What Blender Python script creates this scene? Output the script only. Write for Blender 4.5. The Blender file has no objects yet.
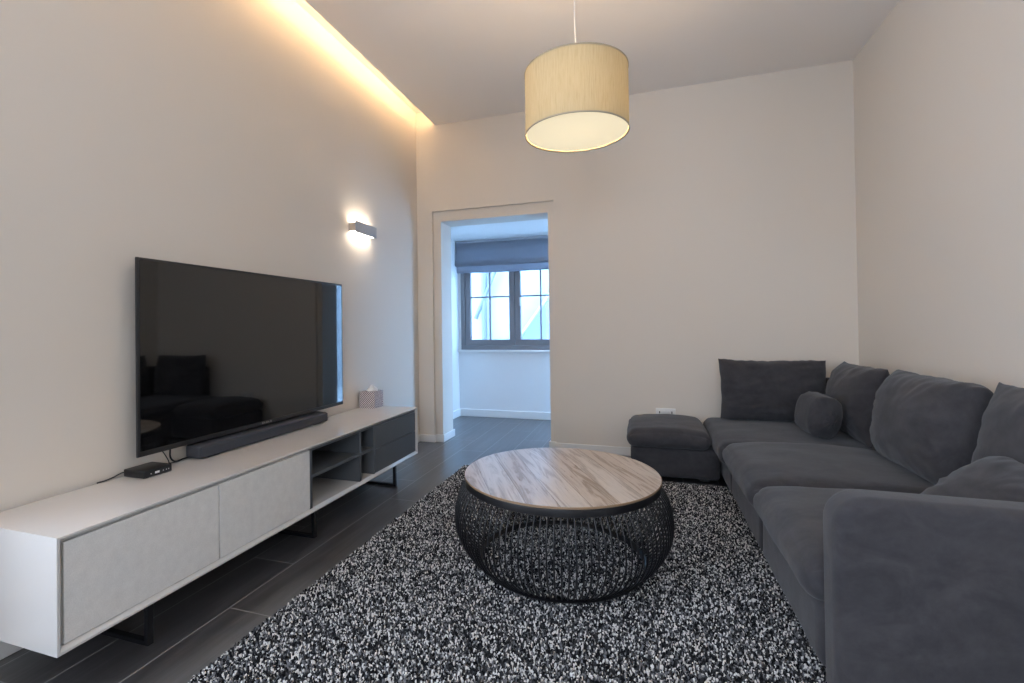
import bpy, bmesh, math, random
import numpy as np
from mathutils import Vector, Matrix, noise

random.seed(7)
scene = bpy.context.scene
COL = scene.collection

# ------------------------------------------------------------------ helpers
def link(o, parent=None):
    COL.objects.link(o)
    if parent is not None:
        o.parent = parent
    return o

def tag(o, label=None, cat=None, group=None, kind=None):
    if label: o['label'] = label
    if cat: o['category'] = cat
    if group: o['group'] = group
    if kind: o['kind'] = kind
    return o

def empty(name, loc=(0, 0, 0), rz=0.0):
    o = bpy.data.objects.new(name, None)
    o.empty_display_size = 0.1
    o.location = loc
    o.rotation_euler = (0, 0, rz)
    return link(o)

def obj(name, bm, mat, parent=None, smooth=None, loc=None):
    """bm -> mesh object. smooth: None flat, True all smooth, or an angle in degrees."""
    me = bpy.data.meshes.new(name)
    bm.normal_update()
    if smooth is not None:
        for f in bm.faces: f.smooth = True
        if smooth is not True:
            lim = math.radians(smooth)
            for e in bm.edges:
                if len(e.link_faces) == 2 and e.calc_face_angle(0) > lim:
                    e.smooth = False
    bm.to_mesh(me); bm.free()
    mats = mat if isinstance(mat, (list, tuple)) else [mat]
    for m in mats: me.materials.append(m)
    o = bpy.data.objects.new(name, me)
    if loc is not None: o.location = loc
    return link(o, parent)

def box(bm, x0, x1, y0, y1, z0, z1, bev=0.0, seg=2):
    r = bmesh.ops.create_cube(bm, size=1.0)
    M = Matrix.Translation(((x0+x1)/2, (y0+y1)/2, (z0+z1)/2)) @ Matrix.Diagonal((abs(x1-x0), abs(y1-y0), abs(z1-z0), 1))
    bmesh.ops.transform(bm, matrix=M, verts=r['verts'])
    if bev > 0:
        es = list({e for v in r['verts'] for e in v.link_edges})
        bmesh.ops.bevel(bm, geom=es, offset=bev, offset_type='OFFSET', segments=seg, profile=0.5, affect='EDGES')
    return bm

def bxo(name, dims, mat, parent=None, bev=0.0, seg=2, smooth=None):
    bm = bmesh.new(); box(bm, *dims, bev=bev, seg=seg)
    return obj(name, bm, mat, parent, smooth=(40 if bev and smooth is None else smooth))

def lathe(bm, prof, n=96, close=False):
    """revolve [(r,z)] about z."""
    rings = []
    for r, z in prof:
        rings.append([bm.verts.new((r*math.cos(2*math.pi*i/n), r*math.sin(2*math.pi*i/n), z)) for i in range(n)])
    m = len(rings)
    for a in range(m if close else m-1):
        A, B = rings[a], rings[(a+1) % m]
        for i in range(n):
            j = (i+1) % n
            bm.faces.new((A[i], A[j], B[j], B[i]))
    return rings

def cap(bm, ring, flip=False):
    bm.faces.new(list(reversed(ring)) if flip else ring)

def tube(bm, pts, r, n=8, caps=True):
    pts = [Vector(p) for p in pts]
    rings = []
    up = None
    for k, p in enumerate(pts):
        t = (pts[min(k+1, len(pts)-1)] - pts[max(k-1, 0)]).normalized()
        if up is None:
            up = Vector((0, 0, 1)) if abs(t.z) < .9 else Vector((1, 0, 0))
        s = t.cross(up).normalized(); up = s.cross(t).normalized()
        rad = r[k] if isinstance(r, (list, tuple)) else r
        rings.append([bm.verts.new(p + (s*math.cos(2*math.pi*i/n) + up*math.sin(2*math.pi*i/n))*rad) for i in range(n)])
    for A, B in zip(rings, rings[1:]):
        for i in range(n):
            j = (i+1) % n
            bm.faces.new((A[i], B[i], B[j], A[j]))
    if caps:
        bm.faces.new(rings[0]); bm.faces.new(list(reversed(rings[-1])))

def spline(ctrl, n=40):
    c = [Vector(p) for p in ctrl]; c = [c[0]*2-c[1]] + c + [c[-1]*2-c[-2]]
    out = []
    segs = len(c)-3
    for k in range(segs):
        p0, p1, p2, p3 = c[k:k+4]
        m = max(2, n//segs)
        for i in range(m + (1 if k == segs-1 else 0)):
            t = i/m
            out.append(0.5*((2*p1)+(p2-p0)*t+(2*p0-5*p1+4*p2-p3)*t*t+(3*p1-p0-3*p2+p3)*t**3))
    return out

def prism(bm, poly, y0, y1):
    """poly of (x,z) extruded along y."""
    a = [bm.verts.new((x, y0, z)) for x, z in poly]
    b = [bm.verts.new((x, y1, z)) for x, z in poly]
    bm.faces.new(a); bm.faces.new(list(reversed(b)))
    n = len(poly)
    for i in range(n):
        j = (i+1) % n
        bm.faces.new((a[j], a[i], b[i], b[j]))
    bmesh.ops.recalc_face_normals(bm, faces=bm.faces)

# ------------------------------------------------------------------ materials
def srgb(r, g, b):
    f = lambda c: (c/255/12.92) if c/255 <= .04045 else ((c/255+.055)/1.055)**2.4
    return (f(r), f(g), f(b), 1)

class NT:
    def __init__(s, name):
        s.m = bpy.data.materials.new(name); s.m.use_nodes = True
        s.t = s.m.node_tree; s.t.nodes.clear()
        s.out = s.n('ShaderNodeOutputMaterial')
    def n(s, typ, **kw):
        nd = s.t.nodes.new(typ)
        for k, v in kw.items():
            if k in nd.inputs: nd.inputs[k].default_value = v
            else: setattr(nd, k, v)
        return nd
    def l(s, a, b): s.t.links.new(a, b)
    def coord(s, scale=(1, 1, 1), rot=(0, 0, 0), loc=(0, 0, 0), kind='Object'):
        tc = s.n('ShaderNodeTexCoord'); mp = s.n('ShaderNodeMapping')
        mp.inputs['Scale'].default_value = scale; mp.inputs['Rotation'].default_value = rot
        mp.inputs['Location'].default_value = loc
        s.l(tc.outputs[kind], mp.inputs['Vector']); return mp.outputs['Vector']
    def noise(s, vec, scale, detail=4, rough=.55, dist=0.0):
        nd = s.n('ShaderNodeTexNoise'); s.l(vec, nd.inputs['Vector'])
        nd.inputs['Scale'].default_value = scale; nd.inputs['Detail'].default_value = detail
        nd.inputs['Roughness'].default_value = rough; nd.inputs['Distortion'].default_value = dist
        return nd.outputs['Fac']
    def ramp(s, fac, stops):
        nd = s.n('ShaderNodeValToRGB'); s.l(fac, nd.inputs['Fac'])
        cr = nd.color_ramp
        while len(cr.elements) < len(stops): cr.elements.new(.5)
        for e, (p, c) in zip(cr.elements, stops):
            e.position = p; e.color = c if len(c) == 4 else (*c, 1)
        return nd.outputs['Color']
    def math(s, op, a, b=None, clamp=False):
        nd = s.n('ShaderNodeMath', operation=op, use_clamp=clamp)
        for i, x in enumerate((a, b)):
            if x is None: continue
            if isinstance(x, (int, float)): nd.inputs[i].default_value = x
            else: s.l(x, nd.inputs[i])
        return nd.outputs[0]
    def mix(s, fac, a, b, blend='MIX'):
        nd = s.n('ShaderNodeMix', data_type='RGBA', blend_type=blend)
        for i, x in ((0, fac), (6, a), (7, b)):
            if isinstance(x, (int, float, tuple)): nd.inputs[i].default_value = x
            else: s.l(x, nd.inputs[i])
        return nd.outputs[2]
    def bump(s, h, strength=.2, dist=.01):
        nd = s.n('ShaderNodeBump'); s.l(h, nd.inputs['Height'])
        nd.inputs['Strength'].default_value = strength; nd.inputs['Distance'].default_value = dist
        return nd.outputs['Normal']
    def bsdf(s, color=None, rough=.5, metallic=0, spec=.5, normal=None, **kw):
        p = s.n('ShaderNodeBsdfPrincipled')
        if color is not None:
            if isinstance(color, tuple): p.inputs['Base Color'].default_value = color
            else: s.l(color, p.inputs['Base Color'])
        if isinstance(rough, (int, float)): p.inputs['Roughness'].default_value = rough
        else: s.l(rough, p.inputs['Roughness'])
        p.inputs['Metallic'].default_value = metallic
        p.inputs['Specular IOR Level'].default_value = spec
        if normal is not None: s.l(normal, p.inputs['Normal'])
        for k, v in kw.items(): p.inputs[k].default_value = v
        s.l(p.outputs[0], s.out.inputs['Surface'])
        return p

def paint(name, col, rough=.6, tex=.06, spec=.3):
    k = NT(name)
    v = k.coord()
    n1 = k.noise(v, 220, 3)
    n2 = k.noise(v, 1.3, 3)
    c = k.mix(k.math('MULTIPLY', n2, .10), col, tuple(x*.9 for x in col[:3])+(1,))
    k.bsdf(c, rough, spec=spec, normal=k.bump(n1, tex, .002))
    return k.m

def plain(name, col, rough=.5, metallic=0, spec=.5, grain=None, **kw):
    k = NT(name)
    v = k.coord()
    n = k.noise(v, grain or 60, 3)
    c = k.mix(n, tuple(x*.93 for x in col[:3])+(1,), tuple(min(1, x*1.05) for x in col[:3])+(1,))
    k.bsdf(c, rough, metallic, spec, **kw)
    return k.m

def glow(name, col, strength):
    k = NT(name)
    e = k.n('ShaderNodeEmission'); e.inputs['Color'].default_value = col; e.inputs['Strength'].default_value = strength
    k.l(e.outputs[0], k.out.inputs['Surface'])
    return k.m

M = {}
M['wall'] = paint('wall_paint', (.74, .68, .605, 1), .7, .05)
M['ceiling'] = paint('ceiling_paint', (.90, .86, .83, 1), .8, .03)
M['trim'] = paint('trim_paint', (.80, .785, .76, 1), .4, .02, .5)
M['wall_white'] = paint('white_paint', (.78, .77, .76, 1), .7, .05)
M['ceiling_white'] = paint('white_ceiling', (.90, .89, .88, 1), .8, .03)
M['cove'] = paint('cove_paint', (.85, .83, .80, 1), .8, .02)

# floor: dark timber-look plank tiles running along Y
def floor_mat():
    k = NT('dark_plank_tile')
    tc = k.n('ShaderNodeTexCoord'); sx = k.n('ShaderNodeSeparateXYZ'); k.l(tc.outputs['Object'], sx.inputs[0])
    W, L = .2166, 1.2
    u = k.math('DIVIDE', k.math('ADD', sx.outputs['X'], 1.4975 + W*20), W)
    row = k.math('FLOOR', u)
    fu = k.math('FRACT', u)
    off = k.math('FRACT', k.math('MULTIPLY', row, .29))
    v = k.math('ADD', k.math('DIVIDE', k.math('ADD', sx.outputs['Y'], 12 - 1.18), L), off)
    col = k.math('FLOOR', v); fv = k.math('FRACT', v)
    gw = .0028
    du = k.math('MULTIPLY', k.math('MINIMUM', fu, k.math('SUBTRACT', 1.0, fu)), W)
    dv = k.math('MULTIPLY', k.math('MINIMUM', fv, k.math('SUBTRACT', 1.0, fv)), L)
    d = k.math('MINIMUM', du, dv)
    grout = k.math('SUBTRACT', 1.0, k.math('DIVIDE', d, gw*1.3), clamp=True)
    cid = k.n('ShaderNodeCombineXYZ'); k.l(row, cid.inputs[0]); k.l(col, cid.inputs[1])
    wn = k.n('ShaderNodeTexWhiteNoise'); wn.noise_dimensions = '3D'; k.l(cid.outputs[0], wn.inputs['Vector'])
    # grain stretched along Y, shifted per plank
    sh = k.n('ShaderNodeVectorMath', operation='MULTIPLY_ADD')
    k.l(wn.outputs['Color'], sh.inputs[0]); sh.inputs[1].default_value = (7, 7, 7); k.l(tc.outputs['Object'], sh.inputs[2])
    mp = k.n('ShaderNodeMapping'); mp.inputs['Scale'].default_value = (26, 1.4, 26); k.l(sh.outputs[0], mp.inputs['Vector'])
    g1 = k.noise(mp.outputs[0], 1.0, 8, .65, .7)
    mp2 = k.n('ShaderNodeMapping'); mp2.inputs['Scale'].default_value = (150, 5, 150); k.l(sh.outputs[0], mp2.inputs['Vector'])
    g2 = k.noise(mp2.outputs[0], 1.0, 4, .6)
    g = k.math('ADD', k.math('MULTIPLY', g1, .65), k.math('MULTIPLY', g2, .35))
    c = k.ramp(g, [(.25, (.012, .0115, .0125)), (.47, (.048, .046, .049)), (.70, (.125, .120, .128))])
    c = k.mix(k.math('MULTIPLY', wn.outputs['Value'], .45), c, (.042, .040, .043, 1))
    c = k.mix(k.math('MULTIPLY', grout, .8), c, (.46, .46, .47, 1))
    h = k.math('SUBTRACT', 1.0, grout)
    r = k.math('ADD', k.math('ADD', k.math('MULTIPLY', g, .05), .29), k.math('MULTIPLY', grout, .3))
    k.bsdf(c, r, spec=1.0, normal=k.bump(h, .3, .001), **{'IOR': 1.85})
    return k.m
M['floor'] = floor_mat()

def suede(name, base, hi):
    k = NT(name)
    v = k.coord()
    n1 = k.noise(k.coord(scale=(1.0, 2.2, 1.6)), 5.0, 6, .65, 1.2)
    n2 = k.noise(v, 26, 4, .6)
    n3 = k.noise(v, 700, 2, .5)
    f = k.math('ADD', k.math('MULTIPLY', n1, .7), k.math('MULTIPLY', n2, .3))
    c = k.ramp(f, [(.36, base), (.64, hi)])
    p = k.bsdf(c, .92, spec=.12, normal=k.bump(n3, .25, .001))
    p.inputs['Sheen Weight'].default_value = .18
    p.inputs['Sheen Roughness'].default_value = .5
    p.inputs['Sheen Tint'].default_value = (.93, .96, 1, 1)
    return k.m
M['suede'] = suede('grey_suede', (.0385, .0375, .0425, 1), (.062, .0590, .0645, 1))
M['piping'] = plain('piping_suede', (.09, .088, .095, 1), .9, spec=.1)
M['plastic_foot'] = plain('black_plastic', (.012, .012, .013, 1), .5)

M['white_gloss'] = plain('white_lacquer', (.68, .66, .64, 1), .07, spec=.5, grain=2)
def door_mat():
    k = NT('pale_grey_fleck_fabric')
    v = k.coord()
    n = k.noise(v, 260, 3, .7)
    n2 = k.noise(v, 30, 3, .6)
    f = k.math('ADD', k.math('MULTIPLY', n, .6), k.math('MULTIPLY', n2, .4))
    c = k.ramp(f, [(.30, (.70, .69, .67)), (.70, (.86, .85, .825))])
    k.bsdf(c, .8, spec=.2, normal=k.bump(n, .3, .001))
    return k.m
M['door_fleck'] = door_mat()
M['graphite'] = plain('graphite_matt', (.098, .107, .117, 1), .45, grain=8)
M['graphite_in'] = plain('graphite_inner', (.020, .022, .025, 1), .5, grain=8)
M['black_metal'] = plain('black_powder_coat', (.007, .007, .009, 1), .36, spec=.5, grain=300)
M['tv_bezel'] = plain('tv_bezel_black', (.016, .017, .020, 1), .32)
M['tv_back'] = plain('tv_back_black', (.012, .012, .013, 1), .6)
k = NT('tv_screen_glass'); v = k.coord()
k.bsdf(k.mix(k.noise(v, 3, 2), (.0035, .0035, .004, 1), (.0045, .0042, .0042, 1)), .035, spec=1.0); M['screen'] = k.m
M['silver'] = plain('brushed_silver', (.45, .45, .46, 1), .35, metallic=.8)
M['dark_metal'] = plain('dark_metal', (.06, .062, .068, 1), .35, metallic=.6)
M['sound_fabric'] = plain('soundbar_cloth', (.052, .056, .067, 1), .75, spec=.25, grain=900)
M['sound_top'] = plain('soundbar_shell', (.060, .063, .074, 1), .5, spec=.4)
M['box_black'] = plain('set_top_black', (.010, .010, .012, 1), .35)
M['cable'] = plain('cable_black', (.012, .012, .013, 1), .5)
M['white_plastic'] = plain('white_plastic', (.75, .74, .72, 1), .35)
M['sconce_grey'] = plain('sconce_grey', (.50, .50, .52, 1), .4)
M['sconce_body'] = plain('sconce_body', (.55, .47, .38, 1), .6)  # warm glow at the open sides is put into this beige
M['dark_slot'] = plain('slot_dark', (.02, .02, .02, 1), .6)
M['chrome'] = plain('chrome_pin', (.7, .7, .7, 1), .2, metallic=1)

def tissue_mat():
    k = NT('tissue_box_print')
    tc = k.n('ShaderNodeTexCoord')
    # lattice of small dots on each face, from the object coordinates
    sx = k.n('ShaderNodeSeparateXYZ'); k.l(tc.outputs['Object'], sx.inputs[0])
    a = k.math('ADD', sx.outputs['X'], sx.outputs['Y'])
    u = k.math('ADD', a, sx.outputs['Z']); w = k.math('SUBTRACT', a, sx.outputs['Z'])
    s1 = k.math('ABSOLUTE', k.math('SINE', k.math('MULTIPLY', u, 190.0)))
    s2 = k.math('ABSOLUTE', k.math('SINE', k.math('MULTIPLY', w, 190.0)))
    f = k.math('GREATER_THAN', k.math('MULTIPLY', s1, s2), .34)
    c = k.mix(f, (.13, .10, .11, 1), (.80, .73, .75, 1))
    k.bsdf(c, .55, spec=.3)
    return k.m
M['tissue_print'] = tissue_mat()
M['paper'] = plain('tissue_paper', (.85, .85, .86, 1), .9, spec=.1)

def wood_mat():
    k = NT('mango_wood_top')
    tc = k.n('ShaderNodeTexCoord')
    rot = k.n('ShaderNodeMapping'); rot.inputs['Rotation'].default_value = (0, 0, math.radians(-27)); k.l(tc.outputs['Object'], rot.inputs[0])
    sx = k.n('ShaderNodeSeparateXYZ'); k.l(rot.outputs[0], sx.inputs[0])
    u = k.math('DIVIDE', k.math('ADD', sx.outputs['X'], 2.03), .112)
    row = k.math('FLOOR', u); fu = k.math('FRACT', u)
    wn = k.n('ShaderNodeTexWhiteNoise'); wn.noise_dimensions = '1D'; k.l(row, wn.inputs['W'])
    sh = k.n('ShaderNodeVectorMath', operation='MULTIPLY_ADD')
    k.l(wn.outputs['Color'], sh.inputs[0]); sh.inputs[1].default_value = (5, 5, 5); k.l(rot.outputs[0], sh.inputs[2])
    m1 = k.n('ShaderNodeMapping'); m1.inputs['Scale'].default_value = (20, 1.5, 20); k.l(sh.outputs[0], m1.inputs[0])
    g1 = k.noise(m1.outputs[0], 1.0, 6, .6, .7)
    m2 = k.n('ShaderNodeMapping'); m2.inputs['Scale'].default_value = (130, 7, 130); k.l(sh.outputs[0], m2.inputs[0])
    g2 = k.noise(m2.outputs[0], 1.0, 5, .65)
    bands = k.math('ABSOLUTE', k.math('SINE', k.math('MULTIPLY', g1, 15.0)))
    g = k.math('ADD', k.math('MULTIPLY', bands, .35), k.math('ADD', k.math('MULTIPLY', g1, .3), k.math('MULTIPLY', g2, .35)))
    c = k.ramp(g, [(.18, (.13, .09, .065)), (.38, (.29, .23, .185)), (.55, (.47, .405, .355)), (.8, (.66, .60, .55))])
    # each stave has its own tone, from tan to pale
    c = k.mix(.35, c, k.ramp(wn.outputs['Value'], [(.0, (.36, .25, .165)), (.5, (.47, .37, .29)), (1.0, (.58, .52, .46))]))
    seam = k.math('LESS_THAN', k.math('MINIMUM', fu, k.math('SUBTRACT', 1.0, fu)), .012)
    c = k.mix(k.math('MULTIPLY', seam, .6), c, (.10, .065, .04, 1))
    # small knots
    vo = k.n('ShaderNodeTexVoronoi'); k.l(rot.outputs[0], vo.inputs['Vector']); vo.inputs['Scale'].default_value = 4.3
    kn = k.math('LESS_THAN', vo.outputs['Distance'], .045)
    c = k.mix(k.math('MULTIPLY', kn, .8), c, (.08, .05, .032, 1))
    r = k.math('ADD', k.math('MULTIPLY', g2, .22), .20)
    k.bsdf(c, r, spec=.5, normal=k.bump(g, .12, .002))
    return k.m
M['wood'] = wood_mat()
M['wood_edge'] = plain('wood_edge', (.27, .18, .11, 1), .5, grain=90)

# rug yarns
for nm, c in (('yarn_black', (.013, .0135, .016, 1)), ('yarn_charcoal', (.045, .047, .052, 1)), ('yarn_grey', (.19, .195, .21, 1)), ('yarn_white', (.74, .735, .73, 1))):
    M[nm] = plain(nm, c, .95, spec=.05, grain=400)

def shade_mat():
    k = NT('silk_shade')
    v = k.coord(kind='Object')
    # slub silk: fine vertical threads, from angle round the drum
    sx = k.n('ShaderNodeSeparateXYZ'); k.l(v, sx.inputs[0])
    ang = k.math('ARCTAN2', sx.outputs['Y'], sx.outputs['X'])
    cb = k.n('ShaderNodeCombineXYZ'); k.l(k.math('MULTIPLY', ang, 22.0), cb.inputs[0]); k.l(k.math('MULTIPLY', sx.outputs['Z'], 5.0), cb.inputs[1])
    n = k.noise(cb.outputs[0], 2.2, 5, .7)
    c = k.ramp(n, [(.25, (.43, .335, .185)), (.5, (.51, .41, .245)), (.75, (.55, .45, .28))])
    d = k.n('ShaderNodeBsdfDiffuse'); k.l(c, d.inputs['Color'])
    t = k.n('ShaderNodeBsdfTranslucent'); k.l(c, t.inputs['Color'])
    mx = k.n('ShaderNodeMixShader'); mx.inputs[0].default_value = .026
    k.l(d.outputs[0], mx.inputs[1]); k.l(t.outputs[0], mx.inputs[2]); k.l(mx.outputs[0], k.out.inputs['Surface'])
    return k.m
M['shade'] = shade_mat()
k = NT('opal_diffuser'); v = k.coord()
c = k.mix(k.noise(v, 9, 2), (.55, .52, .44, 1), (.58, .55, .46, 1))
d = k.n('ShaderNodeBsdfDiffuse'); k.l(c, d.inputs['Color']); t = k.n('ShaderNodeBsdfTranslucent'); k.l(c, t.inputs['Color'])
mx = k.n('ShaderNodeMixShader'); mx.inputs[0].default_value = .008
k.l(d.outputs[0], mx.inputs[1]); k.l(t.outputs[0], mx.inputs[2])
em = k.n('ShaderNodeEmission'); em.inputs['Color'].default_value = (1, .86, .58, 1); em.inputs['Strength'].default_value = .44
ad = k.n('ShaderNodeAddShader'); k.l(mx.outputs[0], ad.inputs[0]); k.l(em.outputs[0], ad.inputs[1]); k.l(ad.outputs[0], k.out.inputs['Surface']); M['opal'] = k.m
M['blind'] = None
k = NT('blind_linen'); v = k.coord(scale=(1, 1, 1))
n = k.noise(v, 420, 2, .6); n2 = k.noise(v, 4, 3)
c = k.mix(n, (.33, .345, .40, 1), (.44, .46, .51, 1))
k.bsdf(c, .9, spec=.1, normal=k.bump(n, .3, .001)); M['blind'] = k.m
M['win_frame'] = plain('grey_window_frame', (.20, .185, .19, 1), .45)
def glass(name, tint):
    k = NT(name)
    gl = k.n('ShaderNodeBsdfGlossy'); gl.inputs['Roughness'].default_value = .02
    tr = k.n('ShaderNodeBsdfTransparent'); tr.inputs['Color'].default_value = tint
    lw = k.n('ShaderNodeLayerWeight'); lw.inputs['Blend'].default_value = .5
    fr = k.math('ADD', k.math('MULTIPLY', k.math('POWER', lw.outputs['Facing'], 4.0), .55), .025)
    mx = k.n('ShaderNodeMixShader'); k.l(fr, mx.inputs[0]); k.l(tr.outputs[0], mx.inputs[1]); k.l(gl.outputs[0], mx.inputs[2])
    k.l(mx.outputs[0], k.out.inputs['Surface']); return k.m
M['glass'] = glass('window_glass', (.97, .985, .99, 1))
M['glass_warm'] = glass('daylight_warming_glass', (1.0, .802, .675, 1))  # pane tint added to shift the blue daylight towards neutral
M['render_wall'] = paint('grey_render', (.46, .47, .48, 1), .9, .3)
M['slate'] = plain('slate_roof', (.20, .22, .25, 1), .8, grain=20)
M['pipe'] = plain('grey_pipe', (.20, .21, .23, 1), .6)
M['paving'] = plain('pale_paving', (.62, .62, .61, 1), .9, grain=12)

# ------------------------------------------------------------------ room
XL, XR, YB, YF, HC = -1.98, 1.433, 4.02, -2.3, 2.90
SLOT = .195
YFAR = 5.31
def struct(o, label=None, cat=None):
    o['kind'] = 'structure'
    if label: o['label'] = label; o['category'] = cat
    return o
def sbox(name, boxes, mat, parent=None, bev=0):
    bm = bmesh.new()
    for b in boxes: box(bm, *b, bev=bev)
    return struct(obj(name, bm, mat, parent))

sbox('floor', [(XL-.4, XR+.3, YF-.3, YFAR+.25, -.12, 0)], M['floor'])
VY0, VY1, VZ0, VZ1 = -1.7, .55, .35, 2.6
sbox('wall_left', [(XL-.2, XL, VY1, YB, 0, 3.12), (XL-.2, XL, YF-.2, VY0, 0, 3.12), (XL-.2, XL, VY0, VY1, 0, VZ0), (XL-.2, XL, VY0, VY1, VZ1, 3.12)], M['wall'])
sbox('wall_right', [(XR, XR+.2, YF-.2, YB+.27, 0, 3.12)], M['wall'])
# back wall with a stepped door opening
OX0, OX1, OZ = -1.829, -.708, 2.110      # outer recess
IX0, IX1, IZ = -1.755, -.762, 2.017      # clear opening
bw = [(XL-.2, OX0, YB, YB+.03, 0, 3.12), (OX1, XR, YB, YB+.03, 0, 3.12), (OX0, OX1, YB, YB+.03, OZ, 3.12),
      (XL-.2, IX0, YB+.03, YB+.27, 0, 3.12), (IX1, XR, YB+.03, YB+.27, 0, 3.12), (IX0, IX1, YB+.03, YB+.27, IZ, 3.12)]
sbox('wall_back', bw, M['wall'])
# rear wall (behind the camera) with a wide window opening
WX0, WX1, WZ0, WZ1 = -.70, .80, .60, 2.30
sbox('wall_front', [(XL, WX0, YF-.2, YF, 0, 3.12), (WX1, XR, YF-.2, YF, 0, 3.12), (WX0, WX1, YF-.2, YF, 0, WZ0), (WX0, WX1, YF-.2, YF, WZ1, 3.12)], M['wall'])
# ceiling with the lighting slot along the left wall
sbox('ceiling', [(XL+SLOT, XR, YF, YB, HC, HC+.02), (XL+.40, XR, YF, YB, HC+.02, HC+.14)], M['ceiling'])
sbox('trim_1', [(XL, XL+.42, YF, YB, HC+.14, HC+.2), ], M['cove'])
# small room through the doorway
PX0, PX1, PZ = -2.085, -.35, 2.05
DY0, DY1, DZ = 4.66, 5.26, 2.0
sbox('wall_far', [(PX0, -2.055, YFAR, YFAR+.2, 0, PZ), (-.745, PX1, YFAR, YFAR+.2, 0, PZ), (-2.055, -.745, YFAR, YFAR+.2, 0, .768), (-2.055, -.745, YFAR, YFAR+.2, 1.98, PZ)], M['wall_white'])
sbox('wall_far_left', [(PX0-.15, PX0, YB+.27, YFAR+.2, 0, PZ)], M['wall_white'])
sbox('wall_far_right', [(PX1, PX1+.15, YB+.27, DY0, 0, PZ), (PX1, PX1+.15, DY1, YFAR+.2, 0, PZ), (PX1, PX1+.15, DY0, DY1, DZ, PZ)], M['wall_white'])
# outer wall added unseen; with the tall building opposite it cuts the sky light
sbox('wall_sky_block', [(PX0-2.5, PX0-.15, YFAR, YFAR+.2, -.15, 6.5), (PX0-.15, PX1+.15, YFAR, YFAR+.2, PZ+.1, 6.5)], M['render_wall'])
sbox('ceiling_far', [(PX0-.15, PX1+.15, YB+.27, YFAR+.2, PZ, PZ+.1)], M['ceiling_white'])

# baseboards
BH, BT = .067, .014
def bboard(name, boxes):
    bm = bmesh.new()
    for b in boxes: box(bm, *b, bev=.003, seg=1)
    return struct(obj(name, bm, M['trim'], smooth=30))
bboard('baseboard_left', [(XL, XL+BT, YF, YB, 0, BH)])
bboard('baseboard_right', [(XR-BT, XR, YF, YB, 0, BH)])
bboard('baseboard_back', [(XL+BT, OX0+.012, YB-BT, YB, 0, BH), (OX0, IX0+.012, YB+.016, YB+.03, 0, BH), (IX0, IX0+BT, YB+.016, YB+.285, 0, BH),
                          (OX1-.012, XR-BT, YB-BT, YB, 0, BH), (IX1-.012, OX1, YB+.016, YB+.03, 0, BH), (IX1-BT, IX1, YB+.016, YB+.285, 0, BH)])
bboard('baseboard_far', [(PX0, PX1, YFAR-BT, YFAR, 0, .085), (PX0, PX0+BT, YB+.285, YFAR-BT, 0, .085), (PX1-BT, PX1, YB+.285, DY0-.01, 0, .085)])
bboard('baseboard_front', [(XL+BT, XR-BT, YF, YF+BT, 0, BH)])

# window in the small room: two sashes with glazing bars
def window(name, x0, x1, z0, z1, y, mid, bars, rail, fw=.05, sw=.065, pane=None):
    w = struct(empty(name, ((x0+x1)/2, y, z0)))
    cx, cz = (x0+x1)/2, z0
    L = lambda b: (b[0]-cx, b[1]-cx, b[2], b[3], b[4]-cz, b[5]-cz)
    fr = bmesh.new()
    for b in ((x0, x1, -.03, .05, z0, z0+fw), (x0, x1, -.03, .05, z1-fw, z1), (x0, x0+fw, -.03, .05, z0+fw, z1-fw), (x1-fw, x1, -.03, .05, z0+fw, z1-fw)):
        box(fr, *L(b), bev=.003, seg=1)
    obj('window_frame', fr, M['win_frame'], w)
    edges = [x0+fw] + mid + [x1-fw]
    for i in range(len(edges)-1):
        a, b = edges[i]+.002, edges[i+1]-.002
        sb = bmesh.new(); c0, c1 = z0+fw+.002, z1-fw-.002
        for q in ((a, b, -.015, .035, c0, c0+sw), (a, b, -.015, .035, c1-sw, c1), (a, a+sw, -.015, .035, c0+sw, c1-sw), (b-sw, b, -.015, .035, c0+sw, c1-sw)):
            box(sb, *L(q), bev=.003, seg=1)
        s = obj('sash', sb, M['win_frame'], w)
        gb = bmesh.new()
        if bars:
            m = (a+b)/2
            box(gb, *L((m-.008, m+.008, .0, .02, c0+sw, c1-sw))); 
            for q in ((a+sw, m-.008), (m+.008, b-sw)): box(gb, *L((q[0], q[1], .0, .02, rail-.008, rail+.008)))
            obj('glazing_bar', gb, M['win_frame'], s)
        else: gb.free()
        g = bmesh.new(); box(g, *L((a+sw-.004, b-sw+.004, .008, .013, c0+sw-.004, c1-sw+.004)))
        obj('pane', g, pane or M['glass'], s)
    return w
w1 = window('window_1', -2.052, -.748, .782, 1.975, YFAR+.02, [-1.397], True, 1.395)
bxo('window_sill', (-.70, .70, -.07, .08, -.025, -.002), M['trim'], w1, bev=.004)
# latch on the meeting stile
bm = bmesh.new(); box(bm, .058, .072, -.034, -.016, .50, .60, bev=.004)
obj('window_handle', bm, M['silver'], w1, smooth=40)
# glazed balcony door in the right wall of the small room (out of sight from the sofa)
dd = struct(empty('door_1', (PX1+.07, (DY0+DY1)/2, 0)))
hw = (DY1-DY0)/2
bm = bmesh.new()
for q in ((-.04, .04, -hw, hw, DZ-.06, DZ), (-.04, .04, -hw, -hw+.06, 0, DZ-.06), (-.04, .04, hw-.06, hw, 0, DZ-.06), (-.04, .04, -hw+.06, hw-.06, 0, .07)): box(bm, *q)
obj('door_frame', bm, M['win_frame'], dd)
bm = bmesh.new(); box(bm, -.003, .003, -hw+.055, hw-.055, .065, DZ-.055); obj('pane', bm, M['glass'], dd)
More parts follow.
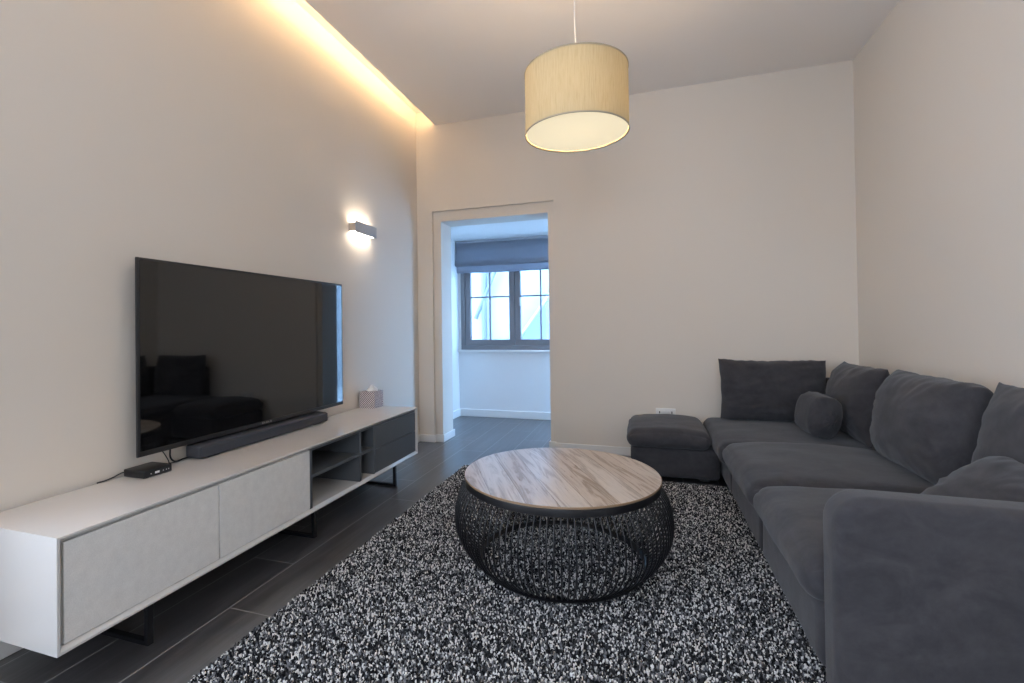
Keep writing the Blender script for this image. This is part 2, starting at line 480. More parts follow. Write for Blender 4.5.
# rear window
w2 = window('window_2', WX0, WX1, WZ0, WZ1, YF-.1, [.05], False, 1.4, pane=M['glass_warm'])
w3 = window('window_3', -1.125, 1.125, VZ0, VZ1, 0, [0], False, 1.4, pane=M['glass_warm'])
w3.location = (XL-.1, (VY0+VY1)/2, VZ0); w3.rotation_euler = (0, 0, math.radians(90))

# ------------------------------------------------------------------ roman blind
rb = empty('roman_blind', (-1.40, 5.215, 1.66))
tag(rb, 'slate grey linen roman blind half raised over the window in the small room', 'blind')
def blind_sheet(prof, x0, x1, thick=.012):
    bm = bmesh.new(); n = 48
    rows = []
    for yy, zz in prof:
        rows.append([bm.verts.new((x0+(x1-x0)*i/n, yy + (.006*noise.noise(Vector((i*.21, zz*9, 1.3))) if zz < .33 else 0), zz - ((.008*math.sin(math.pi*i/n) - .003*noise.noise(Vector((i*.3, zz*5, 7)))) if zz < .2 else 0))) for i in range(n+1)])
    for A, B in zip(rows, rows[1:]):
        for i in range(n): bm.faces.new((A[i], A[i+1], B[i+1], B[i]))
    g = bmesh.ops.solidify(bm, geom=bm.faces[:], thickness=thick)
    bmesh.ops.recalc_face_normals(bm, faces=bm.faces)
    return bm
obj('blind_drop', blind_sheet([(.02, .375), (.0, .36), (-.008, .25), (-.015, .16), (-.026, .115), (-.018, .098), (.01, .092)], -.675, .675), M['blind'], rb, smooth=True)
obj('blind_fold', blind_sheet([(.02, .15), (.002, .12), (-.004, .08), (-.010, .045), (-.004, .022), (.02, .018)], -.66, .66), M['blind'], rb, smooth=True)
bxo('head_rail', (-.675, .675, .0, .05, .35, .384), M['blind'], rb)

# ------------------------------------------------------------------ outside the small room's window
nb = empty('neighbouring_building', (-2.2, 8.4, 0))
tag(nb, 'pale rendered building with a sloping roof seen through the small room window', 'building')
bm = bmesh.new(); box(bm, -4, 5, 0, .3, -.5, 8)
obj('wall', bm, M['render_wall'], nb)
bm = bmesh.new(); prism(bm, [(.05, .62), (1.9, 3.1), (1.9, .2), (.05, .2)], -.5, -.02)
obj('roof', bm, M['slate'], nb)
bm = bmesh.new(); tube(bm, [(-.02, -.30, .60), (1.86, -.30, 3.12)], .05, 8)
obj('coping', bm, M['render_wall'], nb)
bm = bmesh.new(); tube(bm, [(-.56, -.08, -.5), (-.56, -.08, 4)], .05, 10)
obj('drainpipe', bm, M['pipe'], nb, smooth=True)
bm = bmesh.new(); tube(bm, [(-.72, -.1, 1.2), (-.10, -.1, 2.6)], .035, 10)
obj('drainpipe', bm, M['pipe'], nb, smooth=True)
gd = sbox('ground_outside', [(-8, 12, YB+.27, 14, -.3, -.15)], M['paving'])

# ------------------------------------------------------------------ LED strip in the ceiling slot
led = empty('led_strip', (XL+.33, .85, HC+.02))
tag(led, 'warm LED strip tucked in the ceiling slot along the TV wall', 'light strip')
bxo('channel', (-.02, .03, -3.1, 3.1, 0, .012), M['white_plastic'], led)
bxo('light_line', (-.012, .02, -3.08, 3.08, .0125, .022), glow('led_warm', (1, .68, .37, 1), 40), led)

# ------------------------------------------------------------------ wall light (sconce)
sc = empty('wall_light', (XL, 3.06, 1.77))
tag(sc, 'white slim up and down wall light glowing above the television', 'wall light')
bm = bmesh.new()
box(bm, .056, .064, -.140, .140, -.041, .041, bev=.002, seg=1)
box(bm, .0, .006, -.130, .130, -.035, .035)
obj('housing', bm, M['sconce_grey'], sc)
bm = bmesh.new(); box(bm, .008, .055, -.128, .128, -.036, -.031); box(bm, .008, .055, -.128, .128, .031, .036)
obj('diffuser', bm, glow('sconce_glow', (1, .84, .66, 1), 17), sc)
bxo('body', (.006, .056, -.130, .130, -.030, .030), M['sconce_body'], sc)

# ------------------------------------------------------------------ pendant lamp
LX, LY = -.2647, 2.10
R_, Z0, Z1 = .2204, 1.879, 2.148
pl = empty('pendant_lamp', (LX, LY, Z0))
tag(pl, 'cream silk drum pendant lamp hanging from the ceiling on a thin cord', 'pendant lamp')
Hs = Z1-Z0
bm = bmesh.new(); lathe(bm, [(R_, .0), (R_, Hs*.25), (R_, Hs*.5), (R_, Hs*.75), (R_, Hs)], 128)
obj('lamp_shade', bm, M['shade'], pl, smooth=True)
rim_m = plain('shade_rim', (.36, .31, .22, 1), .6)
for za, zb in ((-.001, .005), (Hs-.005, Hs+.001)):
    bm = bmesh.new(); lathe(bm, [(R_-.002, za), (R_+.0018, za), (R_+.0018, zb), (R_-.002, zb)], 128, close=True)
    bmesh.ops.recalc_face_normals(bm, faces=bm.faces)
    obj('rim', bm, rim_m, pl, smooth=40)
bm = bmesh.new(); r = lathe(bm, [(R_-.004, .006)], 96); c0 = bm.verts.new((0, 0, .006))
for i in range(96): bm.faces.new((r[0][i], c0, r[0][(i+1) % 96]))
obj('diffuser', bm, M['opal'], pl)
bm = bmesh.new()
bmesh.ops.create_uvsphere(bm, u_segments=24, v_segments=16, radius=.055, matrix=Matrix.Translation((0, 0, .145)))
obj('bulb', bm, glow('bulb_warm', (1, .74, .44, 1), 115), pl, smooth=True)
bm = bmesh.new(); tube(bm, [(0, 0, .195), (0, 0, .255)], .017, 16)
obj('lamp_holder', bm, M['white_plastic'], pl, smooth=40)
bm = bmesh.new()
for a in range(3):
    t = a*2*math.pi/3
    tube(bm, [(.02*math.cos(t), .02*math.sin(t), Hs-.02), ((R_-.003)*math.cos(t), (R_-.003)*math.sin(t), Hs-.003)], .0022, 6)
obj('spider', bm, M['white_plastic'], pl)
bm = bmesh.new(); tube(bm, [(0, 0, .24), (0.001, 0, Hs+.05), (.003, 0, Hs+.12), (.0, 0, Hs+.2), (0, 0, HC-Z0-.02)], .0028, 8)
obj('cord', bm, M['white_plastic'], pl, smooth=True)
bm = bmesh.new(); rr = lathe(bm, [(.012, HC-Z0-.035), (.045, HC-Z0-.028), (.05, HC-Z0)], 40); cap(bm, rr[0], True); cap(bm, rr[-1])
obj('ceiling_rose', bm, M['white_plastic'], pl, smooth=40)

# ------------------------------------------------------------------ socket
so = empty('wall_socket', (.155, YB, .3465))
tag(so, 'white double power socket on the back wall behind the sofa end', 'socket')
bxo('faceplate', (-.0725, .0725, -.009, 0, -.043, .043), M['white_plastic'], so, bev=.003)
for s in (-1, 1):
    bxo('rocker_switch', (s*.018-.008, s*.018+.008, -.0125, -.009, .008, .028), M['white_plastic'], so, bev=.001)
    bm = bmesh.new()
    for dx, dz, w, h in ((0, .012, .0035, .009), (-.011, -.010, .0065, .0035), (.011, -.010, .0065, .0035)):
        box(bm, s*.045+dx-w, s*.045+dx+w, -.0098, -.0085, dz-h+.0, dz+h)
    obj('socket_hole', bm, M['dark_slot'], so)

# ------------------------------------------------------------------ TV stand
CX0, CX1, CY0, CY1, CZ0, CZ1 = XL+BT+.003, -1.5556, .894, 3.129, .1437, .4739
tvs = empty('tv_stand', ((CX0+CX1)/2, (CY0+CY1)/2, 0))
tag(tvs, 'long low white lacquer TV stand with pale doors and graphite drawers', 'tv stand')
ox, oy = tvs.location.x, tvs.location.y
def T(b): return (b[0]-ox, b[1]-ox, b[2]-oy, b[3]-oy, b[4], b[5])
th = .019
def mitred_shell():
    """four-sided tube open to the front, its front rim chamfered inwards."""
    bm = bmesh.new()
    o = [(CY0, CZ0), (CY1, CZ0), (CY1, CZ1), (CY0, CZ1)]
    i = [(CY0+th, CZ0+th), (CY1-th, CZ0+th), (CY1-th, CZ1-th), (CY0+th, CZ1-th)]
    e = [(CY0+.007, CZ0+.007), (CY1-.007, CZ0+.007), (CY1-.007, CZ1-.007), (CY0+.007, CZ1-.007)]
    loops = []
    for x, pts in ((CX0, o), (CX1-.001, o), (CX1, [(y+(.0012 if y < 2 else -.0012), z+(.0012 if z < .3 else -.0012)) for y, z in o]), (CX1, e), (CX1-.014, i), (CX0, i)):
        loops.append([bm.verts.new((x-ox, y-oy, z)) for y, z in pts])
    for a in range(len(loops)):
        A, B = loops[a], loops[(a+1) % len(loops)]
        for q in range(4):
            bm.faces.new((A[q], A[(q+1) % 4], B[(q+1) % 4], B[q]))
    bmesh.ops.recalc_face_normals(bm, faces=bm.faces)
    return bm
obj('carcass', mitred_shell(), M['white_gloss'], tvs)
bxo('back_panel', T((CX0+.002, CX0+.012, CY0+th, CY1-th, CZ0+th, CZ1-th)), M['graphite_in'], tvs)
g = .003
iz0, iz1 = CZ0+th+g, CZ1-th-g
fx0, fx1 = CX1-.028, CX1-.008
d1 = bxo('door', T((fx0, fx1, CY0+th+g, 1.4360, iz0, iz1)), M['door_fleck'], tvs, bev=.0015, seg=1)
d2 = bxo('door', T((fx0, fx1, 1.4405, 1.9660, iz0, iz1)), M['door_fleck'], tvs, bev=.0015, seg=1)
d1['label'] = d2['label'] = 'pale grey flecked door'
# graphite insert
for y0, y1 in ((1.9690, 1.985), (2.402, 2.418), (2.552, 2.568)):
    bxo('divider', T((CX0+.012, CX1-.010, y0, y1, CZ0+th, CZ1-th)), M['graphite'], tvs)
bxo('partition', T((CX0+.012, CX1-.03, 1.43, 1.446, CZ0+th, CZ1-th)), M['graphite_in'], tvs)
bxo('top_liner', T((CX0+.012, CX1-.012, 1.985, 3.11, CZ1-th-.010, CZ1-th)), M['graphite'], tvs)
for y0, y1 in ((1.985, 2.402), (2.418, 2.552)):
    bxo('shelf', T((CX0+.012, CX1-.012, y0, y1, .310, .325)), M['graphite'], tvs)
zm = (iz0+iz1)/2
for z0, z1 in ((iz0, zm-.0015), (zm+.0015, iz1-.009)):
    dr = bxo('drawer', T((CX0+.05, fx1, 2.571, 3.107, z0, z1)), M['graphite'], tvs, bev=.0012, seg=1)
# sled legs
for yy in (1.175, 2.022, 2.842):
    bm = bmesh.new(); a, b = -1.86, -1.578; w = .010
    for q in ((b-.016, b, yy-w, yy+w, 0.0, CZ0), (a, a+.016, yy-w, yy+w, 0.0, CZ0), (a+.016, b-.016, yy-w, yy+w, 0, .014), (a+.016, b-.016, yy-w, yy+w, CZ0-.008, CZ0)):
        box(bm, *T(q))
    obj('leg', bm, M['black_metal'], tvs)

# ------------------------------------------------------------------ television
TX, TY0, TY1, TZ0, TZ1 = -1.91, 1.376, 2.7425, .544, 1.3425
tv = empty('television', (TX, (TY0+TY1)/2, TZ0))
tag(tv, 'large black flat television mounted on the wall over the stand', 'television')
w2_, hh = (TY1-TY0)/2, TZ1-TZ0
bm = bmesh.new(); box(bm, -.013, 0, -w2_, w2_, 0, hh, bev=.003); obj('casing', bm, M['tv_bezel'], tv, smooth=40)
bm = bmesh.new(); box(bm, -.048, -.013, -w2_+.1, w2_-.1, .06, hh-.25, bev=.006); obj('back_housing', bm, M['tv_back'], tv, smooth=40)
bxo('screen', (.0, .0012, -w2_+.010, w2_-.010, .022, hh-.010), M['screen'], tv)
bm = bmesh.new()
for a, b, c, d in ((-w2_, w2_, -.0005, .0006), (-w2_, w2_, hh-.0006, hh+.0005), (-w2_-.0005, -w2_+.0006, 0, hh), (w2_-.0006, w2_+.0005, 0, hh)):
    box(bm, -.009, -.003, a, b, c, d)
obj('edge_trim', bm, M['dark_metal'], tv)
# lower lip with the small maker's mark (unreadable in the photo: five short strokes)
lip = bxo('lower_lip', (.0, .0022, -w2_+.004, w2_-.004, .003, .021), M['tv_bezel'], tv, bev=.0006, seg=1)
bm = bmesh.new()
for i in range(5):
    y = -.034+i*.0145
    box(bm, .0022, .0028, y, y+.0035, .0075, .0165)
    if i % 2 == 0: box(bm, .0022, .0028, y+.0035, y+.010, .0140, .0165)
    box(bm, .0022, .0028, y+.0035, y+.010, .0075, .0098)
obj('badge', bm, M['silver'], lip)
bxo('wall_bracket', (-.069, -.048, -.2, .2, .15, .5), M['black_metal'], tv)

# ------------------------------------------------------------------ soundbar
SY0, SY1 = 1.618, 2.512
sb = empty('soundbar', (-1.905, (SY0+SY1)/2, CZ1))
tag(sb, 'long charcoal soundbar lying on the stand beneath the television', 'soundbar')
L2 = (SY1-SY0)/2
bm = bmesh.new(); box(bm, -.050, .040, -L2, L2,   .004, .061, bev=.010, seg=4); obj('body', bm, M['sound_top'], sb, smooth=50)
bm = bmesh.new(); box(bm, .020, .047, -L2+.001, L2-.001, .006, .057, bev=.008, seg=4); obj('grille', bm, M['sound_fabric'], sb, smooth=50)
for y in (-L2+.08, L2-.08): bxo('foot', (-.03, .03, y-.03, y+.03, .0, .006), M['plastic_foot'], sb)
# ------------------------------------------------------------------ set top box
st = empty('set_top_box', (-1.893, 1.404, CZ1))
tag(st, 'small square black set top box on the white stand below the television corner', 'set top box')
bm = bmesh.new(); box(bm, -.056, .056, -.058, .058, .002, .031, bev=.004, seg=3); obj('case', bm, M['box_black'], st, smooth=40)
bxo('label_mark', (.0555, .0567, -.014, .004, .011, .019), M['white_plastic'], st)
for y in (-.030, .020, .033, .043): bxo('indicator', (.0555, .0566, y-.0018, y+.0018, .013, .0165), M['white_plastic'], st)
for x in (-.04, .04):
    for y in (-.04, .04): bxo('foot', (x-.008, x+.008, y-.008, y+.008, 0, .003), M['plastic_foot'], st)
def cable(name, ctrl, r, label, n=40):
    o = bpy.data.curves.new(name, 'CURVE')
    bm = bmesh.new(); c0 = Vector(ctrl[0]); tube(bm, [p-c0 for p in spline(ctrl, n)], r, 8)
    ob = obj(name, bm, M['cable'], None, smooth=True, loc=c0)
    bpy.data.curves.remove(o)
    return tag(ob, label, 'cable', 'black cables on the stand')
cable('cable', [(-1.950, 1.37, .488), (-1.954, 1.345, .491), (-1.958, 1.315, .482), (-1.962, 1.29, .477), (-1.964, 1.26, .4765)], .0028, 'black cable trailing from the set top box along the wall')
cable('cable', [(-1.952, 1.545, .598), (-1.952, 1.545, .54), (-1.951, 1.545, .50), (-1.943, 1.56, .479), (-1.948, 1.60, .478), (-1.962, 1.66, .478)], .0036, 'thicker black cable dropping straight down behind the television')
cable('cable', [(-1.945, 1.46, .60), (-1.945, 1.49, .555), (-1.945, 1.512, .525), (-1.945, 1.530, .492), (-1.944, 1.536, .478), (-1.940, 1.56, .4765)], .002, 'thin slanting black cable meeting the thicker one behind the television')

# ------------------------------------------------------------------ tissue box
tb = empty('tissue_box', (-1.893, 3.062, CZ1), math.radians(2))
tag(tb, 'square dotted tissue box at the drawer end of the white stand', 'tissue box')
bxo('carton', (-.062, .062, -.062, .062, 0, .118), M['tissue_print'], tb, bev=.0015, seg=1)
bm = bmesh.new()
rings = []
for k_ in range(9):
    t = k_/8; ring = []
    for i in range(28):
        a = 2*math.pi*i/28
        r = (.034*(1-t)**.8+.003)*(1+.38*math.sin(3*a+2*t)+.2*math.sin(7*a-3*t))
        ring.append(bm.verts.new((r*math.cos(a)+.012*t, .7*r*math.sin(a)+.006*math.sin(5*t), .118+.046*t)))
    rings.append(ring)
for A, B in zip(rings, rings[1:]):
    for i in range(28): bm.faces.new((A[i], A[(i+1) % 28], B[(i+1) % 28], B[i]))
cap(bm, rings[-1])
obj('tissue', bm, M['paper'], tb, smooth=True)

# cable with a white plug inside the open bay
pc = empty('plug_lead', (-1.66, 2.0, .3255))
tag(pc, 'black lead with a white plug lying in the open bay of the stand', 'cable')
bm = bmesh.new(); box(bm, -.012, .014, -.010, .022, .0, .014, bev=.003); obj('plug', bm, M['white_plastic'], pc, smooth=40)
bm = bmesh.new(); tube(bm, spline([(-.012, .004, .007), (-.05, .02, .006), (-.12, .015, .004), (-.2, .05, .004), (-.26, .10, .004)], 24), .003, 8); obj('lead', bm, M['cable'], pc, smooth=True)

# ------------------------------------------------------------------ rug
RX0, RX1, RY0, RY1 = -1.285, .92, .35, 3.36
rug = bxo('rug', (RX0, RX1, RY0, RY1, .0005, .010), M['yarn_charcoal'], None)
tag(rug, 'black and white speckled shaggy rug under the round coffee table', 'rug')
rug['kind'] = 'thing'
def pile():
    rng = np.random.default_rng(5)
    s = .0059
    nx, ny = int((RX1-RX0)/s), int((RY1-RY0)/s)
    gx, gy = np.meshgrid(np.arange(nx), np.arange(ny), indexing='ij')
    x = (RX0+(gx+.5)*s+rng.normal(0, .0020, gx.shape)).ravel(); y = (RY0+(gy+.5)*s+rng.normal(0, .0020, gx.shape)).ravel()
    N = x.size
    h = rng.uniform(.007, .014, N); a = rng.uniform(0, 2*np.pi, N)
    wx = rng.uniform(.0026, .0036, N); wy = rng.uniform(.0016, .0024, N)
    lean = rng.uniform(0, .007, N); la = rng.uniform(0, 2*np.pi, N)
    ca, sa = np.cos(a), np.sin(a)
    V = np.zeros((N, 8, 3))
    for i, (u, v) in enumerate(((-1, -1), (1, -1), (1, 1), (-1, 1))):
        for top in (0, 1):
            k_ = .78 if top else 1.0
            px, py = u*wx*k_, v*wy*k_
            V[:, i+4*top, 0] = x+px*ca-py*sa+(lean*np.cos(la) if top else 0)
            V[:, i+4*top, 1] = y+px*sa+py*ca+(lean*np.sin(la) if top else 0)
            V[:, i+4*top, 2] = .008+(h if top else 0)
    # domed yarn end: one corner lifted, so ends catch the light differently
    V[:, 4, 2] += rng.uniform(-.002, .001, N); V[:, 6, 2] += rng.uniform(-.002, .001, N)
    F = np.array([[4, 5, 6, 7], [0, 1, 5, 4], [1, 2, 6, 5], [2, 3, 7, 6], [3, 0, 4, 7]])
    faces = (F[None]+(np.arange(N)*8)[:, None, None]).reshape(-1, 4)
    me = bpy.data.meshes.new('pile')
    me.vertices.add(N*8); me.vertices.foreach_set('co', V.reshape(-1).astype(np.float32))
    me.loops.add(faces.size); me.loops.foreach_set('vertex_index', faces.reshape(-1).astype(np.int32))
    me.polygons.add(len(faces)); me.polygons.foreach_set('loop_start', (np.arange(len(faces))*4).astype(np.int32))
    me.polygons.foreach_set('loop_total', np.full(len(faces), 4, np.int32))
    mi = rng.choice(4, N, p=[.27, .27, .22, .24])
    for nm in ('yarn_black', 'yarn_charcoal', 'yarn_grey', 'yarn_white'): me.materials.append(M[nm])
    me.polygons.foreach_set('material_index', np.repeat(mi, 5).astype(np.int32))
    me.update(); me.validate()
    o = bpy.data.objects.new('pile', me); link(o, rug); o['kind'] = 'stuff'
    return o
pile()
RUGZ = .0235

# ------------------------------------------------------------------ coffee table
ct = empty('coffee_table', (-.361, 2.127, RUGZ))
tag(ct, 'round coffee table with a mango wood top on a black wire drum', 'coffee table')
TR = .424; zt = .40-RUGZ
bm = bmesh.new()
rr = lathe(bm, [(TR-.002, zt-.009), (TR, zt-.0075), (TR, zt-.0015), (TR-.0015, zt)], 160); cap(bm, rr[0], True); cap(bm, rr[-1])
bm.faces.ensure_lookup_table()
for f in bm.faces: f.material_index = 1 if abs(f.normal.z) < .5 and len(f.verts) == 4 else 0
bm.normal_update()
for f in bm.faces: f.material_index = 1 if len(f.verts) == 4 else 0
obj('table_top', bm, [M['wood'], M['wood_edge']], ct, smooth=30)
bm = bmesh.new()
lathe(bm, [(TR-.008, zt-.009), (TR-.002, zt-.010), (TR-.001, zt-.014), (TR-.001, zt-.037), (TR-.006, zt-.040), (TR-.010, zt-.037)], 160, close=True)
bmesh.ops.recalc_face_normals(bm, faces=bm.faces)
obj('rim_band', bm, M['black_metal'], ct, smooth=40)
# wire drum: meridional rods bulging between the band and the floor ring
prof = spline([(TR-.006, 0, zt-.036), (.449, 0, zt-.085), (.466, 0, .215), (.460, 0, .145), (.425, 0, .075), (.388, 0, .036), (.362, 0, .014)], 30)
bm = bmesh.new(); NW = 112
for i in range(NW):
    a = 2*math.pi*i/NW
    tube(bm, [(p.x*math.cos(a), p.x*math.sin(a), p.z) for p in prof], 0.0032, 6, caps=False)
obj('wire_drum', bm, M['black_metal'], ct, smooth=True)
bm = bmesh.new()
lathe(bm, [(.346, .0), (.360, .0), (.366, .006), (.368, .014), (.360, .016), (.350, .010)], 140, close=True)
bmesh.ops.recalc_face_normals(bm, faces=bm.faces)
obj('base_ring', bm, M['black_metal'], ct, smooth=40)

# ------------------------------------------------------------------ sofa
def soft_box(hx, hy, hz, r, puff=.0, n=26, wob=.004, seed=0, sag=0.0, puff_bottom=0.0, droop=0.0):
    """rounded, slightly puffed upholstery block centred on the origin."""
    bm = bmesh.new()
    bmesh.ops.create_cube(bm, size=2.0)
    bmesh.ops.subdivide_edges(bm, edges=bm.edges[:], cuts=n, use_grid_fill=True)
    rr = (min(r, hx*.98), min(r, hy*.98), min(r, hz*.98))
    for v in bm.verts:
        u = [max(-1, min(1, c)) for c in v.co]
        # more grid lines near the edges
        w = [math.copysign(1-(1-abs(c))**1.35, c) for c in u]
        q = Vector((w[0]*hx, w[1]*hy, w[2]*hz))
        rad = min(rr)
        inner = Vector((max(-hx+rad, min(hx-rad, q.x)), max(-hy+rad, min(hy-rad, q.y)), max(-hz+rad, min(hz-rad, q.z))))
        d = q-inner
        if d.length > 1e-9: q = inner + d.normalized()*rad
        k1 = (1-w[0]**2)*(1-w[1]**2)
        if w[2] > 0: q.z += puff*w[2]*(max(0, k1)**.5) - droop*w[2]*(w[0]**2*w[1]**2)
        else: q.z += puff_bottom*w[2]*(max(0, k1)**.5)
        s = Vector((q.x*3+seed*7.1, q.y*3, q.z*3))
        q += Vector((noise.noise(s*2.1), noise.noise(s*2.1+Vector((9, 1, 3))), noise.noise(s*2.1+Vector((3, 8, 5)))))*wob
        q += Vector((noise.noise(s*6), noise.noise(s*6+Vector((9, 1, 3))), noise.noise(s*6+Vector((3, 8, 5)))))*wob*.35
        v.co = q
    bmesh.ops.recalc_face_normals(bm, faces=bm.faces)
    return bm

def pillow(w, h, t, seed=0, nu=56, nv=40, full=.56, ear=.045, wr=.012, rnd=(0.0, 0.0)):
    """stuffed cushion: width along x, height along z, thickness along y, sewn round the edge."""
    bm = bmesh.new()
    sides = []
    def pos(i, j, sgn):
        u = -1+2*i/nu; v = -1+2*j/nv
        uu = math.copysign(1-(1-abs(u))**1.5, u); vv = math.copysign(1-(1-abs(v))**1.5, v)
        x = uu*w/2*(1-ear*(1-vv*vv)); z = vv*h/2*(1-ear*1.2*(1-uu*uu))
        kr = 1-rnd[0 if uu < 0 else 1]*(uu*vv)**4; x *= kr; z *= kr
        th_ = (max(0, 1-abs(uu)**2.6)*max(0, 1-abs(vv)**2.6))**full
        y = sgn*t/2*th_
        # folds gathering at the corners and along the seams
        s = Vector((x*4+seed*5.3, z*4, seed*1.7+sgn))
        e = max(abs(uu), abs(vv))
        fold = noise.noise(Vector((math.atan2(vv, uu)*7+seed, e*1.5, seed*3.1+sgn*2)))
        y += sgn*wr*(1.4*fold*e**2*th_ + 1.1*noise.noise(s*1.2) + .5*noise.noise(Vector((x*5+z*9+seed, z*22-x*6, sgn))))*min(1, th_*2)
        x += .009*noise.noise(Vector((z*9, seed*2.3, uu*2))); z += .009*noise.noise(Vector((x*8, seed*4.1, vv*2+5))) + .004*noise.noise(Vector((x*30, seed, vv*3)))
        return Vector((x, y, z))
    F = [[bm.verts.new(pos(i, j, -1)) for j in range(nv+1)] for i in range(nu+1)]
    B = [[(F[i][j] if i in (0, nu) or j in (0, nv) else bm.verts.new(pos(i, j, 1))) for j in range(nv+1)] for i in range(nu+1)]
    for i in range(nu):
        for j in range(nv):
            bm.faces.new((F[i][j], F[i+1][j], F[i+1][j+1], F[i][j+1]))
            q = (B[i][j], B[i][j+1], B[i+1][j+1], B[i+1][j])
            if len(set(q)) == 4:
                try: bm.faces.new(q)
                except ValueError: pass
    bmesh.ops.recalc_face_normals(bm, faces=bm.faces)
    return bm

SX = 1.405                 # back of the sofa (against the right wall's skirting)
SB = YB-.03                # back of the sofa along the back wall
sofa = empty('sectional_sofa', (.9, 2.7, RUGZ))
tag(sofa, 'large dark grey suede corner sofa with a low end seat', 'sofa')
sx_, sy_, sz_ = sofa.location
def soft(name, x0, x1, y0, y1, z0, z1, r, parent=sofa, **kw):
    bm = soft_box((x1-x0)/2, (y1-y0)/2, (z1-z0)/2, r, **kw)
    return obj(name, bm, M['suede'], parent, smooth=True, loc=((x0+x1)/2-sx_, (y0+y1)/2-sy_, (z0+z1)/2-sz_))
JO, JC, JM, AY = .425, 3.10, 2.35, 1.62
soft('base', -.095, JO+.03, 3.385, SB-.02, .035, .235, .03, wob=.003, seed=1)
soft('base', .472, SX-.02, JC+.005, SB-.02, .035, .235, .03, wob=.003, seed=2)
soft('base', .470, SX-.02, JM+.004, JC-.002, .035, .245, .035, wob=.003, seed=3)
soft('base', .470, SX-.02, AY, JM-.004, .035, .245, .035, wob=.003, seed=4)
soft('seat_cushion', -.12, JO-.018, 3.34, SB-.02, .228, .352, .062, puff=.020, wob=.007, seed=11, puff_bottom=.004, droop=.02)
soft('seat_cushion', JO-.016, SX-.13, JC-.02, SB-.02, .215, .352, .05, puff=.020, wob=.006, seed=12, droop=.01)
soft('seat_cushion', .424, SX-.13, JM+.002, JC+.065, .218, .358, .065, puff=.026, wob=.006, seed=13, droop=.02)
soft('seat_cushion', .432, SX-.13, AY-.005, JM, .218, .362, .065, puff=.026, wob=.006, seed=14, droop=.02)
# low back along both walls
soft('backrest', SX-.085, SX, AY-.05, SB, .10, .66, .05, wob=.003, seed=21)
soft('backrest', .62, SX-.09, SB-.085, SB, .10, .66, .04, wob=.003, seed=22)
# arm slab nearest the camera
def arm():
    x0, x1, y0, y1, z0, z1, r = .474, SX, 1.505, 1.615, .035, .582, .085
    out = []
    for q in range(9):
        a = math.pi - q*math.pi/2/8
        out.append((x0+r+r*math.cos(a), z1-r+r*math.sin(a)))
    out += [(x1-.04, z1-.002), (x1, z1-.05), (x1, z0), (x0, z0)]
    bm = bmesh.new(); prism(bm, [(x-sx_, z-sz_) for x, z in out], y0-sy_, y1-sy_)
    es = [e for e in bm.edges if abs(e.verts[0].co.y-e.verts[1].co.y) < 1e-6]
    bmesh.ops.bevel(bm, geom=es, offset=.028, segments=6, profile=.5, affect='EDGES')
    return bm, out
bm, out = arm()
ao = obj('armrest', bm, M['suede'], sofa, smooth=45)
# feet
for x, y in ((-.04, 3.44), (.36, 3.44), (-.04, 3.9), (.52, 3.9), (.53, 3.2), (.53, 2.46), (1.33, 2.46), (.53, 1.70), (1.33, 1.70), (1.33, 3.9)):
    bm = bmesh.new(); box(bm, x-.03-sx_, x+.03-sx_, y-.03-sy_, y+.03-sy_, 0, .03)
    obj('foot', bm, M['plastic_foot'], sofa)

G = 'loose cushions on the corner sofa'
def cushion(name, label, loc, w, h, t, rz, tilt, roll=0, seed=0, cat='cushion', **kw):
    o = obj(name, pillow(w, h, t, seed, **kw), M['suede'], None, smooth=True)
    o.matrix_world = Matrix.Translation(loc) @ Matrix.Rotation(rz, 4, 'Z') @ Matrix.Rotation(tilt, 4, 'X') @ Matrix.Rotation(roll, 4, 'Y')
    return tag(o, label, cat, G)
R = math.radians
cushion('back_cushion', 'wide grey back cushion standing upright against the back wall', (.842, 3.80, .575), .67, .44, .24, 0, R(-7), seed=1, wr=.02)
cushion('back_cushion', 'grey back cushion in the corner, half hidden by the small bolster', (1.205, 3.43, .575), .60, .44, .26, R(-90), R(-11), seed=2, wr=.013, ear=.045)
cushion('back_cushion', 'full grey back cushion in the middle of the right wall row', (1.200, 2.662, .580), .69, .45, .30, R(-90), R(-10), seed=3, full=.44, wr=.010, rnd=(0, .08), ear=.035)
cushion('back_cushion', 'grey back cushion nearest the camera, cut by the photo edge', (1.222, 2.03, .592), .57, .45, .20, R(-90), R(-11), seed=4, ear=.03, wr=.008)
cushion('scatter_cushion', 'grey cushion leaning low just behind the near armrest', (.985, 1.862, .466), .46, .335, .15, R(-90), R(-44), seed=5, ear=.0, rnd=(.16, .12), roll=R(10))
